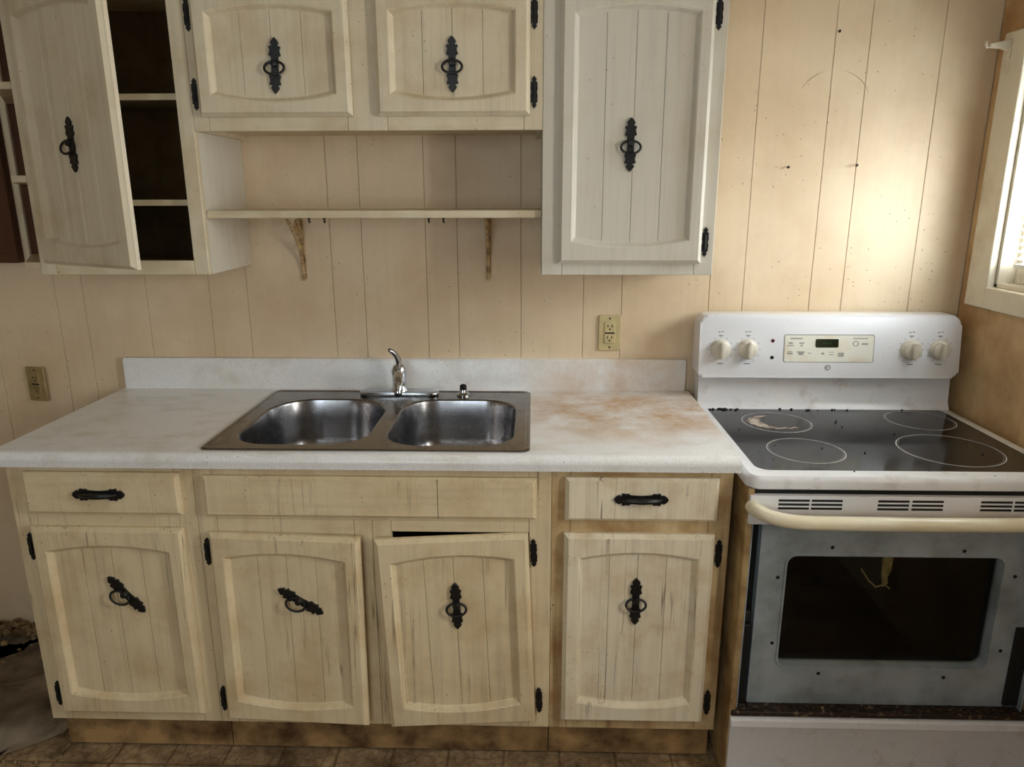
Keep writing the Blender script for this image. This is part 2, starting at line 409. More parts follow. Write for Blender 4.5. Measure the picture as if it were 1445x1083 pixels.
# mini blind hanging inside the recess of window_1
bl = thing('window_blind', 'white mini blind with thin horizontal slats in the window above the stove', 'blind', (RX+.028, (WY0+WY1)/2, 1.335))
by0, by1 = sy0+.03, sy1-.03
obj('head_rail', bx(RX+.012, RX+.042, by0, by1, sz1-.035, sz1-.005, .002), 'blind', bl)
obj('bottom_rail', bx(RX+.016, RX+.04, by0, by1, 1.320, 1.332, .002), 'blind', bl)
sl = None
for k in range(25):
    z = 1.348 + k*.0195
    if sl is None:
        b2 = bx(-.012, .012, by0, by1, -.0005, .0005)
        bmesh.ops.translate(b2, verts=b2.verts, vec=(0, -(WY0+WY1)/2, 0))
        sl = obj('slat', b2, 'blind', bl, local=True); o = sl
    else:
        o = sl.copy(); C.objects.link(o); o.parent = bl
    o.location = (0, 0, z-1.335); o.rotation_euler = (0, math.radians(-26), 0)
for y in (by0+.1, by1-.1):
    obj('ladder_cord', tube([(RX+.015, y, 1.335), (RX+.015, y, sz1-.02)], .0008, 5), 'blind', bl)
# curtain-rod bracket on the casing corner
cb = thing('curtain_bracket', 'small white curtain rod bracket on the top corner of the window casing', 'bracket', (RX-T, -.085, 1.90))
obj('mounting_plate', bx(RX-T-.003, RX-T, -.10, -.075, 1.875, 1.925, .001), 'trim', cb)
obj('arm', prism([(RX-T-.055, 1.905), (RX-T-.055, 1.914), (RX-T, 1.925), (RX-T, 1.895), (RX-T-.02, 1.902)], 'y', -.094, -.082, .001), 'trim', cb)
obj('hook', tube([(RX-T-.052, -.088, 1.907), (RX-T-.06, -.088, 1.905), (RX-T-.064, -.088, 1.912), (RX-T-.062, -.088, 1.922)], .003, 8), 'trim', cb)

# scuffs and nails on the wall over the stove
for (a0, a1) in ((150, 104), (77, 22)):
    pts = []
    for k in range(15):
        t = math.radians(a0 + (a1-a0)*k/14); pts.append((2.181+.108*math.cos(t), -.0002, 1.762+.103*math.sin(t)))
    obj('scuff_mark', tube(pts, [.0004+.0012*math.sin(PI*k/14) for k in range(15)], 6, flat=.3), 'scuff', wb)
for i, (x, z, lab) in enumerate(((2.181, 1.965, 'bent nail high on the wall above the curved scuff marks'), (2.072, 1.598, 'small nail on the bare wall nearest the tall white cabinet'), (2.271, 1.603, 'small nail on the wall groove right of its twin above the stove'))):
    n = thing('wall_nail', lab, 'nail', (x, 0, z), 'nails in the wall above the stove')
    obj('shank', tube([(x, .004, z), (x-.006, -.014, z-.001)], .0016, 8), 'nail', n)
    obj('head', lathe([(.0005, -.017), (.0042, -.016), (.0042, -.0135), (.001, -.0132)], (x-.006, 0, z-.001), 'y', 10), 'nail', n)
# floor litter at the empty left bay
bm = bmesh.new()
nx, ny = 26, 20
G = {}
for i in range(nx+1):
    for j in range(ny+1):
        u, v = i/nx, j/ny
        x = -1.15 + u*1.11; y = -.62 + v*.56
        y2 = y - .10*math.sin(u*PI*.9)*(1-v) + (.13*max(0, u-.72)/.28)*(1-v)
        z = .006 + .05*math.sin(u*PI)**.7*math.sin(min(1, v*1.15)*PI)**.8 + .018*math.sin(11*u+5*v)*math.sin(8*v+3*u) + .008*math.sin(27*u-13*v)
        G[i, j] = bm.verts.new((x + .015*math.sin(11*v), y2, max(.004, z)))
for i in range(nx):
    for j in range(ny): bm.faces.new((G[i, j], G[i+1, j], G[i+1, j+1], G[i, j+1]))
r = bmesh.ops.solidify(bm, geom=bm.faces[:], thickness=.003)
tag(obj('floor_sheet', bm, 'tarp', smooth=True), 'crumpled grey brown sheet lying on the floor left of the cabinets', 'sheet')
bm = bmesh.new()
for k in range(420):
    x = random.uniform(-1.1, -.06); y = -abs(random.gauss(.05, .07)) - .005
    if y < -.28: continue
    s = random.uniform(.004, .016)
    b2 = bmesh.new(); bmesh.ops.create_icosphere(b2, subdivisions=1, radius=s)
    for v in b2.verts: v.co = Vector((v.co.x*random.uniform(.7, 1.4), v.co.y*random.uniform(.6, 1.2), v.co.z*random.uniform(.4, .9)))
    bmesh.ops.translate(b2, verts=b2.verts, vec=(x, y-s, .028+random.uniform(0, .03)*(1 if y > -.1 else .3)))
    merge(bm, b2)
for k in range(120):
    x = random.uniform(-.35, -.02); y = random.uniform(-.70, -.62)
    s = random.uniform(.002, .006)
    b2 = bmesh.new(); bmesh.ops.create_icosphere(b2, subdivisions=1, radius=s)
    bmesh.ops.translate(b2, verts=b2.verts, vec=(x, y, s*.6)); merge(bm, b2)
tag(obj('floor_debris', bm, 'rubble'), 'crumbs of dirt and rubble scattered along the wall and floor', 'debris', kind='stuff')
b2 = prism([(-.012, -.585), (.0, -.556), (.004, -.558), (-.004, -.588), (.012, -.606), (-.008, -.616), (-.024, -.604)], 'z', .002, .009, .001)
tag(obj('trim_scrap', b2, 'rubble'), 'dark torn scrap on the floor at the left end of the toe kick', 'scrap')

# ------------------------------------------------------------------ hardware
HALF = [(0, .066), (.0045, .062), (.0105, .054), (.0095, .050), (.0060, .048), (.0070, .0455), (.0140, .0455), (.0145, .041), (.0110, .037), (.0125, .032), (.0150, .026), (.0140, .0225), (.0085, .0215), (.0085, .004)]
PLATE = HALF + [(x, -z) for x, z in reversed(HALF)] 
PLATE = PLATE + [(-x, z) for x, z in reversed(PLATE) if x > 0]
PLATE = [p for i, p in enumerate(PLATE) if p not in PLATE[:i]]
HR = [(.0065, .031), (.0035, .0265), (.0085, .023), (.0075, .016), (.0090, .009), (.0065, 0), (.0090, -.009), (.0075, -.016), (.0085, -.023), (.0035, -.0265), (.0065, -.031)]
HINGE = [(0, .039)] + HR + [(0, -.039)] + [(-a, b) for a, b in reversed(HR)]

def add_handle(door, x, z, y, ang=0.0, ring_side=0.0, ringrot=0.0):
    """spear-shaped plate with a ring, in door-local space; y = surface"""
    R = Matrix.Rotation(ang, 4, 'Y')
    b2 = prism(PLATE, 'y', 0, -.006, .0007)
    merge(b2, lathe([(.0095, -.004), (.0095, -.011), (.007, -.0165), (.001, -.0175)], (0, 0, .004), 'y', 12))
    bmesh.ops.transform(b2, matrix=Matrix.Translation((x, y, z)) @ R, verts=b2.verts)
    o = obj('handle_plate', b2, 'iron', door, local=True); o['label'] = 'black iron spear shaped handle plate'
    pts = []
    for k in range(24):
        t = 2*PI*k/24; pts.append((.0250*math.cos(t), 0, .0165*math.sin(t)))
    b2 = tube(pts, .0031, 8, closed=True)
    tilt = Matrix.Rotation(math.radians(-14), 4, 'X')
    bmesh.ops.transform(b2, matrix=Matrix.Translation((x + ring_side, y-.011, z)) @ Matrix.Rotation(ringrot, 4, 'Y') @ Matrix.Translation((0, 0, -.006)) @ tilt, verts=b2.verts)
    o = obj('handle_ring', b2, 'iron', door, local=True, smooth=True); o['label'] = 'black iron ring pull'

def add_hinge(door, x, z, y):
    b2 = prism([(x+px, z+pz) for px, pz in HINGE], 'y', y, y-.004, .0005)
    merge(b2, tube([(x, y-.004, z-.018), (x, y-.004, z+.018)], .0030, 8))
    obj('hinge', b2, 'hinge', door, local=True)

def make_door(parent, name, w_, h_, loc, paint, rotz=0, roty=0, side=.036, rail=.062, arch=.017, th=.022, nplank=4, pivot=0.0):
    """arched frame door; local x 0..w, z 0..h, back plane y=0, front y=-th. pivot = local x of the origin"""
    nb, ns = 14, 6
    def ring(x0, x1, z0, z1, ar, y):
        P = []
        for k in range(nb): t = k/nb; P.append((x0+(x1-x0)*t - pivot, y, z0 - ar*(1-(2*t-1)**2)))
        for k in range(ns): t = k/ns; P.append((x1-pivot, y, z0+(z1-z0)*t))
        for k in range(nb): t = k/nb; P.append((x1+(x0-x1)*t - pivot, y, z1 + ar*(1-(2*t-1)**2)))
        for k in range(ns): t = k/ns; P.append((x0-pivot, y, z1+(z0-z1)*t))
        return P
    bv = .010
    Ls = [ring(.002, w_-.002, .002, h_-.002, 0, 0), ring(0, w_, 0, h_, 0, -.001), ring(0, w_, 0, h_, 0, -th+.011), ring(.003, w_-.003, .003, h_-.003, 0, -th+.0085), ring(.010, w_-.010, .010, h_-.010, 0, -th),
          ring(side, w_-side, rail, h_-rail, arch, -th), ring(side+.004, w_-side-.004, rail+.004, h_-rail-.004, arch, -th+.0025), ring(side+bv, w_-side-bv, rail+bv, h_-rail-bv, arch, -th+.0125), ring(side+bv+.003, w_-side-bv-.003, rail+bv+.003, h_-rail-bv-.003, arch, -th+.0145), ring(side+bv+.003, w_-side-bv-.003, rail+bv+.003, h_-rail-bv-.003, arch, -.001)]
    d = obj(name, loops(Ls + [Ls[0]]), paint, parent, local=True)
    d.location = Vector(loc) - world_loc(parent); d.rotation_euler = (0, roty, rotz)
    px0, px1 = side+bv-.003, w_-side-bv+.003
    pw = (px1-px0)/nplank
    for k in range(nplank):
        obj('plank', bx(px0+k*pw+.0004-pivot, px0+(k+1)*pw-.0004-pivot, -th+.0145, -.002, rail-arch-.004, h_-rail+arch+.004, .0009), paint, d, local=True)
    return d

def drawer_front(parent, x0, x1, z0, z1, paint, name='drawer_front'):
    y = -.60
    def ring(i, yy): return [(x0+i, yy, z0+i), (x1-i, yy, z0+i), (x1-i, yy, z1-i), (x0+i, yy, z1-i)]
    return obj(name, loops([ring(.001, y), ring(0, y-.001), ring(0, y-.010), ring(.006, y-.015), ring(.009, y-.019)], True, True), paint, parent)

def add_pull(drawer, x, z, y):
    L_ = .0665
    pts = [(-L_, 0), (-.062, .007), (-.055, .0115), (-.051, .0105), (-.050, .008), (-.047, .008), (-.047, .0150), (-.042, .0160), (-.038, .0130), (-.034, .0150), (-.029, .0150), (-.027, .0105), (0, .0095)]
    poly = pts + [(-px, pz) for px, pz in reversed(pts[:-1])]
    poly = poly + [(px, -pz) for px, pz in reversed(poly[1:-1])]
    b2 = prism([(x+px, z+pz) for px, pz in poly], 'y', y, y-.005, .0007)
    o = obj('pull_plate', b2, 'iron', drawer); o['label'] = 'black iron pull plate with pointed ends'
    arc = []
    for k in range(13):
        t = k/12; arc.append((x-.046+.092*t, y-.004-.012*math.sin(PI*t)**.6, z+.001*math.sin(PI*t)))
    obj('pull_bar', tube(arc, [.005+.0035*math.sin(PI*k/12) for k in range(13)], 8), 'iron', drawer, smooth=True)

# ------------------------------------------------------------------ base cabinets
FY = -.60     # face of the frames
def frame_piece(parent, name, x0, x1, z0, z1, paint, y=FY, th=.02):
    return obj(name, bx(x0+.0004, x1-.0004, y, y+th, z0+.0002, z1-.0002, .0012), paint, parent)

def base_cab(name, label, x0, x1):
    t = thing(name, label, 'cabinet', ((x0+x1)/2, -.30, 0))
    for a in (x0+.001, x1-.017):
        obj('side_panel', prism([(-.02, 0), (-.02, .875), (FY+.02, .875), (FY+.02, .127), (-.535, .127), (-.535, 0)], 'x', a, a+.016), 'base', t)
    obj('bottom_panel', bx(x0+.017, x1-.017, FY+.02, -.02, .127, .143), 'inner', t)
    obj('back_panel', bx(x0+.017, x1-.017, -.025, -.018, .143, .874), 'inner', t)
    obj('toe_kick', bx(x0+.001, x1-.001, -.552, -.536, .007, .126, .001), 'toe', t)
    return t

A = base_cab('base_cabinet', 'cream base cabinet left of the sink with one drawer over a tilted handle door', 0, .472)
frame_piece(A, 'stile', 0, .058, .127, .876, 'base'); frame_piece(A, 'stile', .424, .472, .127, .876, 'base')
for z0, z1 in ((.127, .170), (.690, .752), (.842, .876)): frame_piece(A, 'rail', .058, .424, z0, z1, 'base_x')
d = drawer_front(A, .047, .442, .744, .856, 'base_x', 'drawer'); add_pull(d, .240, .801, -.619)
d = make_door(A, 'door', .392, .548, (.044, FY, .160), 'base')
add_handle(d, .222, .358, -.0075, math.radians(-40), -.012, math.radians(25))
add_hinge(d, -.012, .488, .0); add_hinge(d, -.012, .05, .0)

B = base_cab('sink_cabinet', 'wide cream sink cabinet with false drawer panel and two doors under the sink', .472, 1.364)
frame_piece(B, 'stile', .472, .520, .127, .876, 'base'); frame_piece(B, 'stile', .868, .914, .127, .730, 'base'); frame_piece(B, 'stile', .914, .962, .127, .730, 'base'); frame_piece(B, 'stile', 1.308, 1.364, .127, .876, 'base')
frame_piece(B, 'rail', .520, 1.308, .843, .876, 'base_x'); frame_piece(B, 'rail', .520, 1.308, .730, .752, 'base_x')
frame_piece(B, 'rail', .520, .868, .684, .730, 'base_x'); frame_piece(B, 'rail', .962, 1.308, .699, .730, 'base_x')
frame_piece(B, 'rail', .520, .868, .127, .168, 'base_x'); frame_piece(B, 'rail', .962, 1.308, .127, .168, 'base_x')
drawer_front(B, .500, 1.327, .741, .850, 'base_x', 'false_drawer_panel')
obj('crack', bx(1.0835, 1.0847, -.6194, -.61, .745, .846), 'slot', B)
d = make_door(B, 'door', .386, .548, (.498, FY-.003, .150), 'base', rotz=math.radians(-2.2), roty=math.radians(.5))
add_handle(d, .224, .364, -.0075, math.radians(-60), -.010, math.radians(15))
add_hinge(d, -.012, .490, .0); add_hinge(d, -.012, .054, .0)
d = make_door(B, 'door', .384, .548, (1.327, FY-.003, .157), 'base', rotz=math.radians(2.0), roty=math.radians(-2.2), pivot=.384)
add_handle(d, -.19, .354, -.0075)
add_hinge(d, .012, .490, .0); add_hinge(d, .012, .058, .0)

Cb = base_cab('base_cabinet', 'greasy cream base cabinet beside the stove with one drawer and a streaked door', 1.364, 1.806)
frame_piece(Cb, 'stile', 1.364, 1.410, .127, .876, 'greasy'); frame_piece(Cb, 'stile', 1.752, 1.806, .127, .876, 'greasy')
for z0, z1 in ((.127, .172), (.690, .750), (.842, .876)): frame_piece(Cb, 'rail', 1.410, 1.752, z0, z1, 'greasy')
d = drawer_front(Cb, 1.397, 1.770, .740, .853, 'streaky', 'drawer'); add_pull(d, 1.581, .801, -.619)
d = make_door(Cb, 'door', .372, .544, (1.396, FY, .161), 'streaky')
add_handle(d, .184, .356, -.0075)
add_hinge(d, .386, .488, .0); add_hinge(d, .386, .054, .0)

# ------------------------------------------------------------------ countertop with rolled edge and backsplash
ct = thing('countertop', 'long white speckled laminate countertop with low backsplash, brown stained beside the stove', 'countertop', (.9, -.3, .876))
CX0, CX1, ZT, ZB = -.012, 1.812, .914, .877
def nose(y_back, x0, x1):
    P = [(y_back, ZB), (y_back, ZT)]
    P.append((-.612, ZT))
    for k in range(9):
        t = math.radians(90 - 180*k/8*.62); P.append((-.616 - .020*math.cos(t)*1.0, ZT-.020 + .020*math.sin(t)))
    P += [(-.634, ZB), (-.606, ZB)]
    return [(p[0], p[1]) for p in P]
HX0, HX1, HY0, HY1 = .535, 1.285, -.585, -.095
bm = bmesh.new()
prism(nose(HY0, 0, 0), 'x', HX0, HX1, bm=bm)
prism(nose(-.02, 0, 0), 'x', CX0, HX0, bm=bm); prism(nose(-.02, 0, 0), 'x', HX1, CX1, bm=bm)
bx(HX0, HX1, HY1, -.02, ZB, ZT, bm=bm)
bmesh.ops.remove_doubles(bm, verts=bm.verts, dist=1e-5)
obj('worktop', bm, 'counter', ct, smooth=True)
pr_ = [(-.0, ZB), (-.02, ZB), (-.021, ZT+.006), (-.021, 1.006), (-.017, 1.0135), (-.010, 1.0145), (0, 1.0145)]
obj('backsplash', prism(pr_, 'x', CX0+.006, CX1-.012, .001), 'counter', ct, smooth=True)

# ------------------------------------------------------------------ sink
sk = thing('kitchen_sink', 'double bowl stainless steel sink set into the countertop', 'sink', (.905, -.33, .914))
SX0, SX1, SY0, SY1 = .496, 1.310, -.606, -.048
XM = .9135
bowls = [(.545, .893, -.566, -.146, (.135, .13, .10, .10)), (.934, 1.272, -.568, -.146, (.11, .10, .10, .10))]
ZR = .9185
bm = bmesh.new()
def cell_ring(poly, c, x0, x1, y0, y1):
    out = []
    for (px, py) in poly:
        dx, dy = px-c[0], py-c[1]
        s = min([(x1-c[0])/dx if dx > 1e-9 else 1e9, (x0-c[0])/dx if dx < -1e-9 else 1e9, (y1-c[1])/dy if dy > 1e-9 else 1e9, (y0-c[1])/dy if dy < -1e-9 else 1e9])
        out.append((c[0]+dx*s, c[1]+dy*s))
    # snap the nearest point to each corner
    for cx_, cy_ in ((x0, y0), (x0, y1), (x1, y0), (x1, y1)):
        i = min(range(len(out)), key=lambda i: (out[i][0]-cx_)**2+(out[i][1]-cy_)**2); out[i] = (cx_, cy_)
    return out
bowl_polys = []
for (x0, x1, y0, y1, rr), (cx0, cx1) in zip(bowls, ((SX0+.012, XM), (XM, SX1-.012))):
    poly = rrect(x0, x1, y0, y1, rr, 10); c = ((x0+x1)/2, (y0+y1)/2)
    outr = cell_ring(poly, c, cx0, cx1, SY0+.012, SY1-.012)
    ins = rrect(x0+.004, x1-.004, y0+.004, y1-.004, tuple(r_-.002 for r_ in rr), 10)
    merge(bm, loops([[(p[0], p[1], ZR-.0015) for p in outr], [(p[0], p[1], ZR-.0015) for p in poly], [(p[0], p[1], ZR-.005) for p in ins]]))
    bowl_polys.append((x0, x1, y0, y1, rr))
R_ = [rrect(SX0+i, SX1-i, SY0+i, SY1-i, .02, 4) for i in (0, .0, .004, .010, .013)]
merge(bm, loops([[(p[0], p[1], z) for p in r_] for r_, z in zip(R_, (.9145, .9165, ZR+.0005, ZR+.0005, ZR-.0015))]))
obj('rim', bm, 'steel', sk)
for (x0, x1, y0, y1, rr) in bowl_polys:
    Ls = []
    for ins, z in ((.004, ZR-.005), (.006, .905), (.010, .86), (.016, .80), (.022, .775), (.034, .760), (.05, .754), (.09, .752)):
        Ls.append([(p[0], p[1], z) for p in rrect(x0+ins, x1-ins, y0+ins, y1-ins, tuple(max(.03, r_-ins*.6) for r_ in rr), 10)])
    c = ((x0+x1)/2, (y0+y1)/2-.0)
    Ls.append([(c[0]+.045*(p[0]-c[0])/math.hypot(p[0]-c[0], p[1]-c[1]), c[1]+.045*(p[1]-c[1])/math.hypot(p[0]-c[0], p[1]-c[1]), .750) for p in Ls[-1]])
    bo = obj('bowl', loops(Ls, True), 'bowl', sk, smooth=True)
    obj('drain', lathe([(.045, .7505), (.045, .753), (.040, .754), (.034, .750), (.006, .7495)], (c[0], c[1], 0), 'z', 24), 'chrome', bo, smooth=True)

# faucet
fc = thing('faucet', 'chrome single lever faucet with oval base plate at the back of the sink', 'faucet', (.902, -.095, ZR))
P_ = rrect(.778, 1.026, -.123, -.068, .027, 8)
bp = prism(P_, 'z', ZR, ZR+.012, .005, 3); obj('base_plate', bp, 'chrome', fc, smooth=True)
obj('body', lathe([(.027, ZR+.010), (.026, ZR+.016), (.0215, ZR+.022), (.0205, ZR+.060), (.023, ZR+.066), (.023, ZR+.078), (.016, ZR+.092), (.004, ZR+.096)], (.902, -.092, 0), 'z', 24), 'chrome', fc, smooth=True)
sp = [(.902, -.096, .972), (.906, -.125, .990), (.912, -.16, .994), (.917, -.19, .984), (.919, -.205, .968), (.919, -.208, .953)]
so = obj('spout', tube(sp, [.014, .0145, .014, .0135, .013, .0125], 14), 'chrome', fc, smooth=True)
obj('aerator', lathe([(.011, .945), (.0115, .947), (.0115, .956)], (.919, -.208, 0), 'z', 16), 'darkmetal', so)
lv = tube([(.904, -.088, ZR+.088), (.902, -.09, 1.026), (.895, -.098, 1.045), (.886, -.108, 1.058), (.879, -.116, 1.064)], [.015, .0135, .012, .010, .007], 12, flat=.7)
obj('lever', lv, 'chrome', fc, smooth=True)
st_ = thing('side_sprayer', 'small chrome sprayer holder with black stub right of the faucet', 'sprayer', (1.101, -.098, ZR))
obj('flange', lathe([(.021, ZR-.001), (.021, ZR+.003), (.014, ZR+.009), (.0125, ZR+.018), (.009, ZR+.019)], (1.101, -.098, 0), 'z', 20), 'chrome', st_, smooth=True)
obj('stub', lathe([(.0085, ZR+.016), (.0105, ZR+.019), (.0105, ZR+.030), (.007, ZR+.033), (.006, ZR+.0335)], (1.101, -.098, 0), 'z', 16), 'black', st_, smooth=True)

# ------------------------------------------------------------------ upper cabinets
UY = -.306; UT = 2.05
def upper_cab(name, label, x0, x1, z0, paint, inner='inner'):
    t = thing(name, label, 'cabinet', ((x0+x1)/2, -.15, z0))
    obj('side_panel', bx(x0, x0+.016, UY+.018, -.001, z0, UT), paint, t)
    obj('side_panel', bx(x1-.016, x1, UY+.018, -.001, z0, UT), 'white', t)  # whiter than the other side: window light put into the colour
    obj('bottom_panel', bx(x0+.016, x1-.016, UY+.018, -.001, z0+.012, z0+.028), paint, t)
    obj('top_panel', bx(x0+.016, x1-.016, UY+.018, -.001, UT-.016, UT), paint, t)
    obj('back_panel', bx(x0+.016, x1-.016, -.008, -.001, z0+.028, UT-.016), inner, t)
    return t
def uframe(t, name, x0, x1, z0, z1, paint): return frame_piece(t, name, x0, x1, z0, z1, paint, UY, .018)

U1 = upper_cab('wall_cabinet', 'cream wall cabinet with its door swung open on dark empty shelves', -.028, .437, 1.311, 'cab')
for nm, a in (('lining', (-.0119, -.010, UY+.02, -.009, 1.34, 2.03)), ('lining', (.419, .4209, UY+.02, -.009, 1.34, 2.03)), ('lining', (-.010, .419, UY+.02, -.009, 1.3392, 1.341))): obj(nm, bx(*a), 'inner', U1)
uframe(U1, 'stile', -.028, .014, 1.311, UT, 'cab'); uframe(U1, 'stile', .397, .437, 1.311, UT, 'cab')
uframe(U1, 'rail', .014, .397, 1.311, 1.349, 'cab_x'); uframe(U1, 'rail', .014, .397, 2.0, UT, 'cab_x')
for z in (1.502, 1.770):
    s_ = obj('shelf', bx(-.0075, .4185, -.268, -.009, z-.008, z+.006), 'inner', U1)
    obj('shelf_edge', bx(-.0075, .4185, -.276, -.268, z-.009, z+.007, .001), 'cab_x', U1)
d = make_door(U1, 'door', .388, .672, (.004, UY-.004, 1.342), 'cab', rotz=math.radians(-27))
add_handle(d, .192, .300, -.0075, 0, -.009)
add_hinge(d, -.012, .056, .004); add_hinge(d, -.012, .615, .004)

U2 = upper_cab('wall_cabinet', 'short cream wall cabinet with two small doors above the open shelf', .437, 1.338, 1.680, 'cab')
uframe(U2, 'stile', .437, .478, 1.680, UT, 'cab'); uframe(U2, 'stile', .838, .940, 1.680, UT, 'cab'); uframe(U2, 'stile', 1.290, 1.338, 1.680, UT, 'cab')
for a, b in ((.478, .838), (.940, 1.290)):
    uframe(U2, 'rail', a, b, 1.680, 1.728, 'cab_x'); uframe(U2, 'rail', a, b, 2.0, UT, 'cab_x')
d = make_door(U2, 'door', .394, .296, (.461, UY, 1.714), 'cab', rail=.05)
add_handle(d, .203, .121, -.0075, math.radians(3)); add_hinge(d, -.011, .056, 0); add_hinge(d, -.011, .242, 0)
d = make_door(U2, 'door', .388, .296, (.918, UY, 1.714), 'cab', rail=.05)
add_handle(d, .193, .121, -.0075); add_hinge(d, .398, .056, 0); add_hinge(d, .398, .240, 0)

U3 = upper_cab('wall_cabinet', 'tall white wall cabinet with one closed door at the right, next to bare wall', 1.338, 1.792, 1.311, 'white')
uframe(U3, 'stile', 1.338, 1.392, 1.311, UT, 'white'); uframe(U3, 'stile', 1.742, 1.792, 1.311, UT, 'white')
uframe(U3, 'rail', 1.392, 1.742, 1.311, 1.356, 'white'); uframe(U3, 'rail', 1.392, 1.742, 1.995, UT, 'white')
d = make_door(U3, 'door', .377, .668, (1.380, UY, 1.342), 'white', side=.034, rail=.058)
add_handle(d, .182, .300, -.0075); add_hinge(d, .388, .056, 0); add_hinge(d, .388, .606, 0)

# open shelf between the cabinets and its two brackets
tag(obj('wall_shelf', bx(.438, 1.337, -.288, -.001, 1.460, 1.480, .0015), 'cab_x'), 'long cream open shelf board between the wall cabinets over the sink', 'shelf')
for (x, lab) in ((.600, 'rusty cream scroll bracket under the shelf, left of the two'), (1.178, 'rusty cream scroll bracket under the shelf, right of the two')):
    t = thing('shelf_bracket', lab, 'bracket', (x, 0, 1.27), 'iron brackets under the open shelf')
    obj('wall_leg', bx(x-.008, x+.008, -.005, -.0005, 1.268, 1.459, .0015), 'bracket', t)
    obj('top_arm', bx(x-.008, x+.008, -.145, -.005, 1.4545, 1.4595, .0012), 'bracket', t)
    cv = []
    for k in range(17):
        q = k/16; cv.append((x, -.006 - .118*q**1.6, 1.285 + .165*q**.75))
    obj('brace', tube(cv, .005, 8), 'bracket', t, smooth=True)
    sc = []
    for k in range(28):
        q = k/27; a_ = q*3.6*PI; r_ = .028*(1-q*.75); sc.append((x, -.037 - r_*math.cos(a_)*.9, 1.422 + r_*math.sin(a_)))
    obj('scroll', tube(sc, .0034, 7), 'bracket', t, smooth=True)
    sc = []
    for k in range(22):
        q = k/21; a_ = q*3*PI+PI; r_ = .014*(1-q*.7); sc.append((x, -.022 - r_*math.cos(a_)*.9, 1.372 + r_*math.sin(a_)))
    obj('scroll', tube(sc, .003, 7), 'bracket', t, smooth=True)
    obj('finial', lathe([(.0025, 1.262), (.0065, 1.268), (.005, 1.276), (.003, 1.28)], (x, -.006, 0), 'z', 10), 'bracket', t, smooth=True)
for i, x in enumerate((.700, .742, 1.030, 1.070)):
    hk = tag(obj('cup_hook', merge(tube([(x, -.24, 1.461), (x, -.24, 1.456)], .0045, 8), tube([(x, -.24, 1.457), (x, -.243, 1.451), (x, -.238, 1.447), (x, -.233, 1.450)], .0022, 6)), 'iron'),
             'tiny dark cup hook stub under the open shelf, ' + ('first', 'second', 'third', 'fourth')[i] + ' from the left', 'hook', 'cup hooks under the shelf')

# quarter-round end shelves left of the open cabinet, and the brown cabinet beyond
es = thing('end_shelf', 'narrow open end shelves on the left side of the open wall cabinet', 'shelf', (-.15, -.15, 1.33))
obj('back_panel', bx(-.255, -.029, -.006, -.001, 1.328, UT), 'brown', es)
obj('edge_strip', bx(-.272, -.255, -.016, -.001, 1.318, UT, .002), 'cab', es)
for z in (1.335, 1.563, 1.795):
    poly = [(-.029, -.007), (-.029, -.304), (-.070, -.304)]
    poly += [(-.25, -.020), (-.25, -.007)]
    obj('shelf_board', prism(poly, 'z', z-.009, z+.009, .001), 'cab_x', es)
bc = thing('wall_cabinet', 'dark brown wooden cabinet front at the left edge of the picture', 'cabinet', (-.6, -.02, 1.32))
obj('body', bx(-.95, -.285, -.024, -.001, 1.318, UT, .002), 'brown', bc)
obj('frame_edge', bx(-.30, -.285, -.030, -.024, 1.318, UT, .001), 'brown', bc)
obj('frame_edge', bx(-.95, -.30, -.030, -.024, 1.318, 1.345, .001), 'brown', bc)

# ------------------------------------------------------------------ wall outlets
def outlet(x, z, lab, m, tilt=0.0, off=0.0):
    t = thing('wall_outlet', lab, 'outlet', (x, 0, z), 'electrical outlets on the back wall')
    def part(nm, b2, mm):
        bmesh.ops.transform(b2, matrix=Matrix.Translation((0, off, 0)) @ Matrix.Rotation(tilt, 4, 'Z'), verts=b2.verts)
        return obj(nm, b2, mm, t, local=True)
    part('cover_plate', prism(rrect(-.035, .035, -.057, .057, .004, 3), 'y', 0, -.006, .0025, 2), m)
    part('receptacle', bx(-.0165, .0165, -.0085, -.0055, -.0335, .0335, .001), m)
    part('divider', bx(-.0150, .0150, -.0092, -.0082, -.0025, .0025), 'slot')
    for s in (-1, 1):
        zc = .018*s
        for xx in (-.0063, .0063): part('slot', bx(xx-.0014, xx+.0014, -.0089, -.0080, zc, zc+.0085), 'slot')
        part('ground_hole', lathe([(.0028, -.0089), (.0028, -.008)], (0, 0, zc-.006), 'y', 10), 'slot')
        part('screw', lathe([(.0012, -.0072), (.003, -.0068), (.003, -.0055)], (0, 0, .046*s), 'y', 10), 'nail')
    return t
outlet(1.558, 1.098, 'ivory duplex outlet on the wall just left of the stove', 'ivory')
outlet(-.306, .924, 'dingy loose duplex outlet on the wall left of the countertop', 'ivory_dirty', math.radians(-12), -.009)

# ------------------------------------------------------------------ the stove
X0, X1 = 1.822, 2.598
ZC = .878
sv = thing('electric_stove', 'white freestanding electric stove with black glass top and stripped oven door', 'stove', ((X0+X1)/2, -.33, 0))
bm = bmesh.new()
bx(X0+.004, X0+.020, -.655, -.02, .02, .845, bm=bm); bx(X1-.020, X1-.004, -.655, -.02, .02, .845, bm=bm)
obj('side_panel', bx(X0+.004, X0+.020, -.655, -.02, .02, .846, .002), 'side_dirty', sv)
obj('side_panel', bx(X1-.020, X1-.004, -.655, -.02, .02, .846, .002), 'side_dirty', sv); bm.free()
obj('back_panel', bx(X0+.02, X1-.02, -.05, -.02, .02, .846), 'darkmetal', sv)
obj('oven_floor', bx(X0+.02, X1-.02, -.60, -.05, .225, .24), 'darkmetal', sv)
obj('oven_roof', bx(X0+.02, X1-.02, -.60, -.05, .80, .846), 'black', sv)
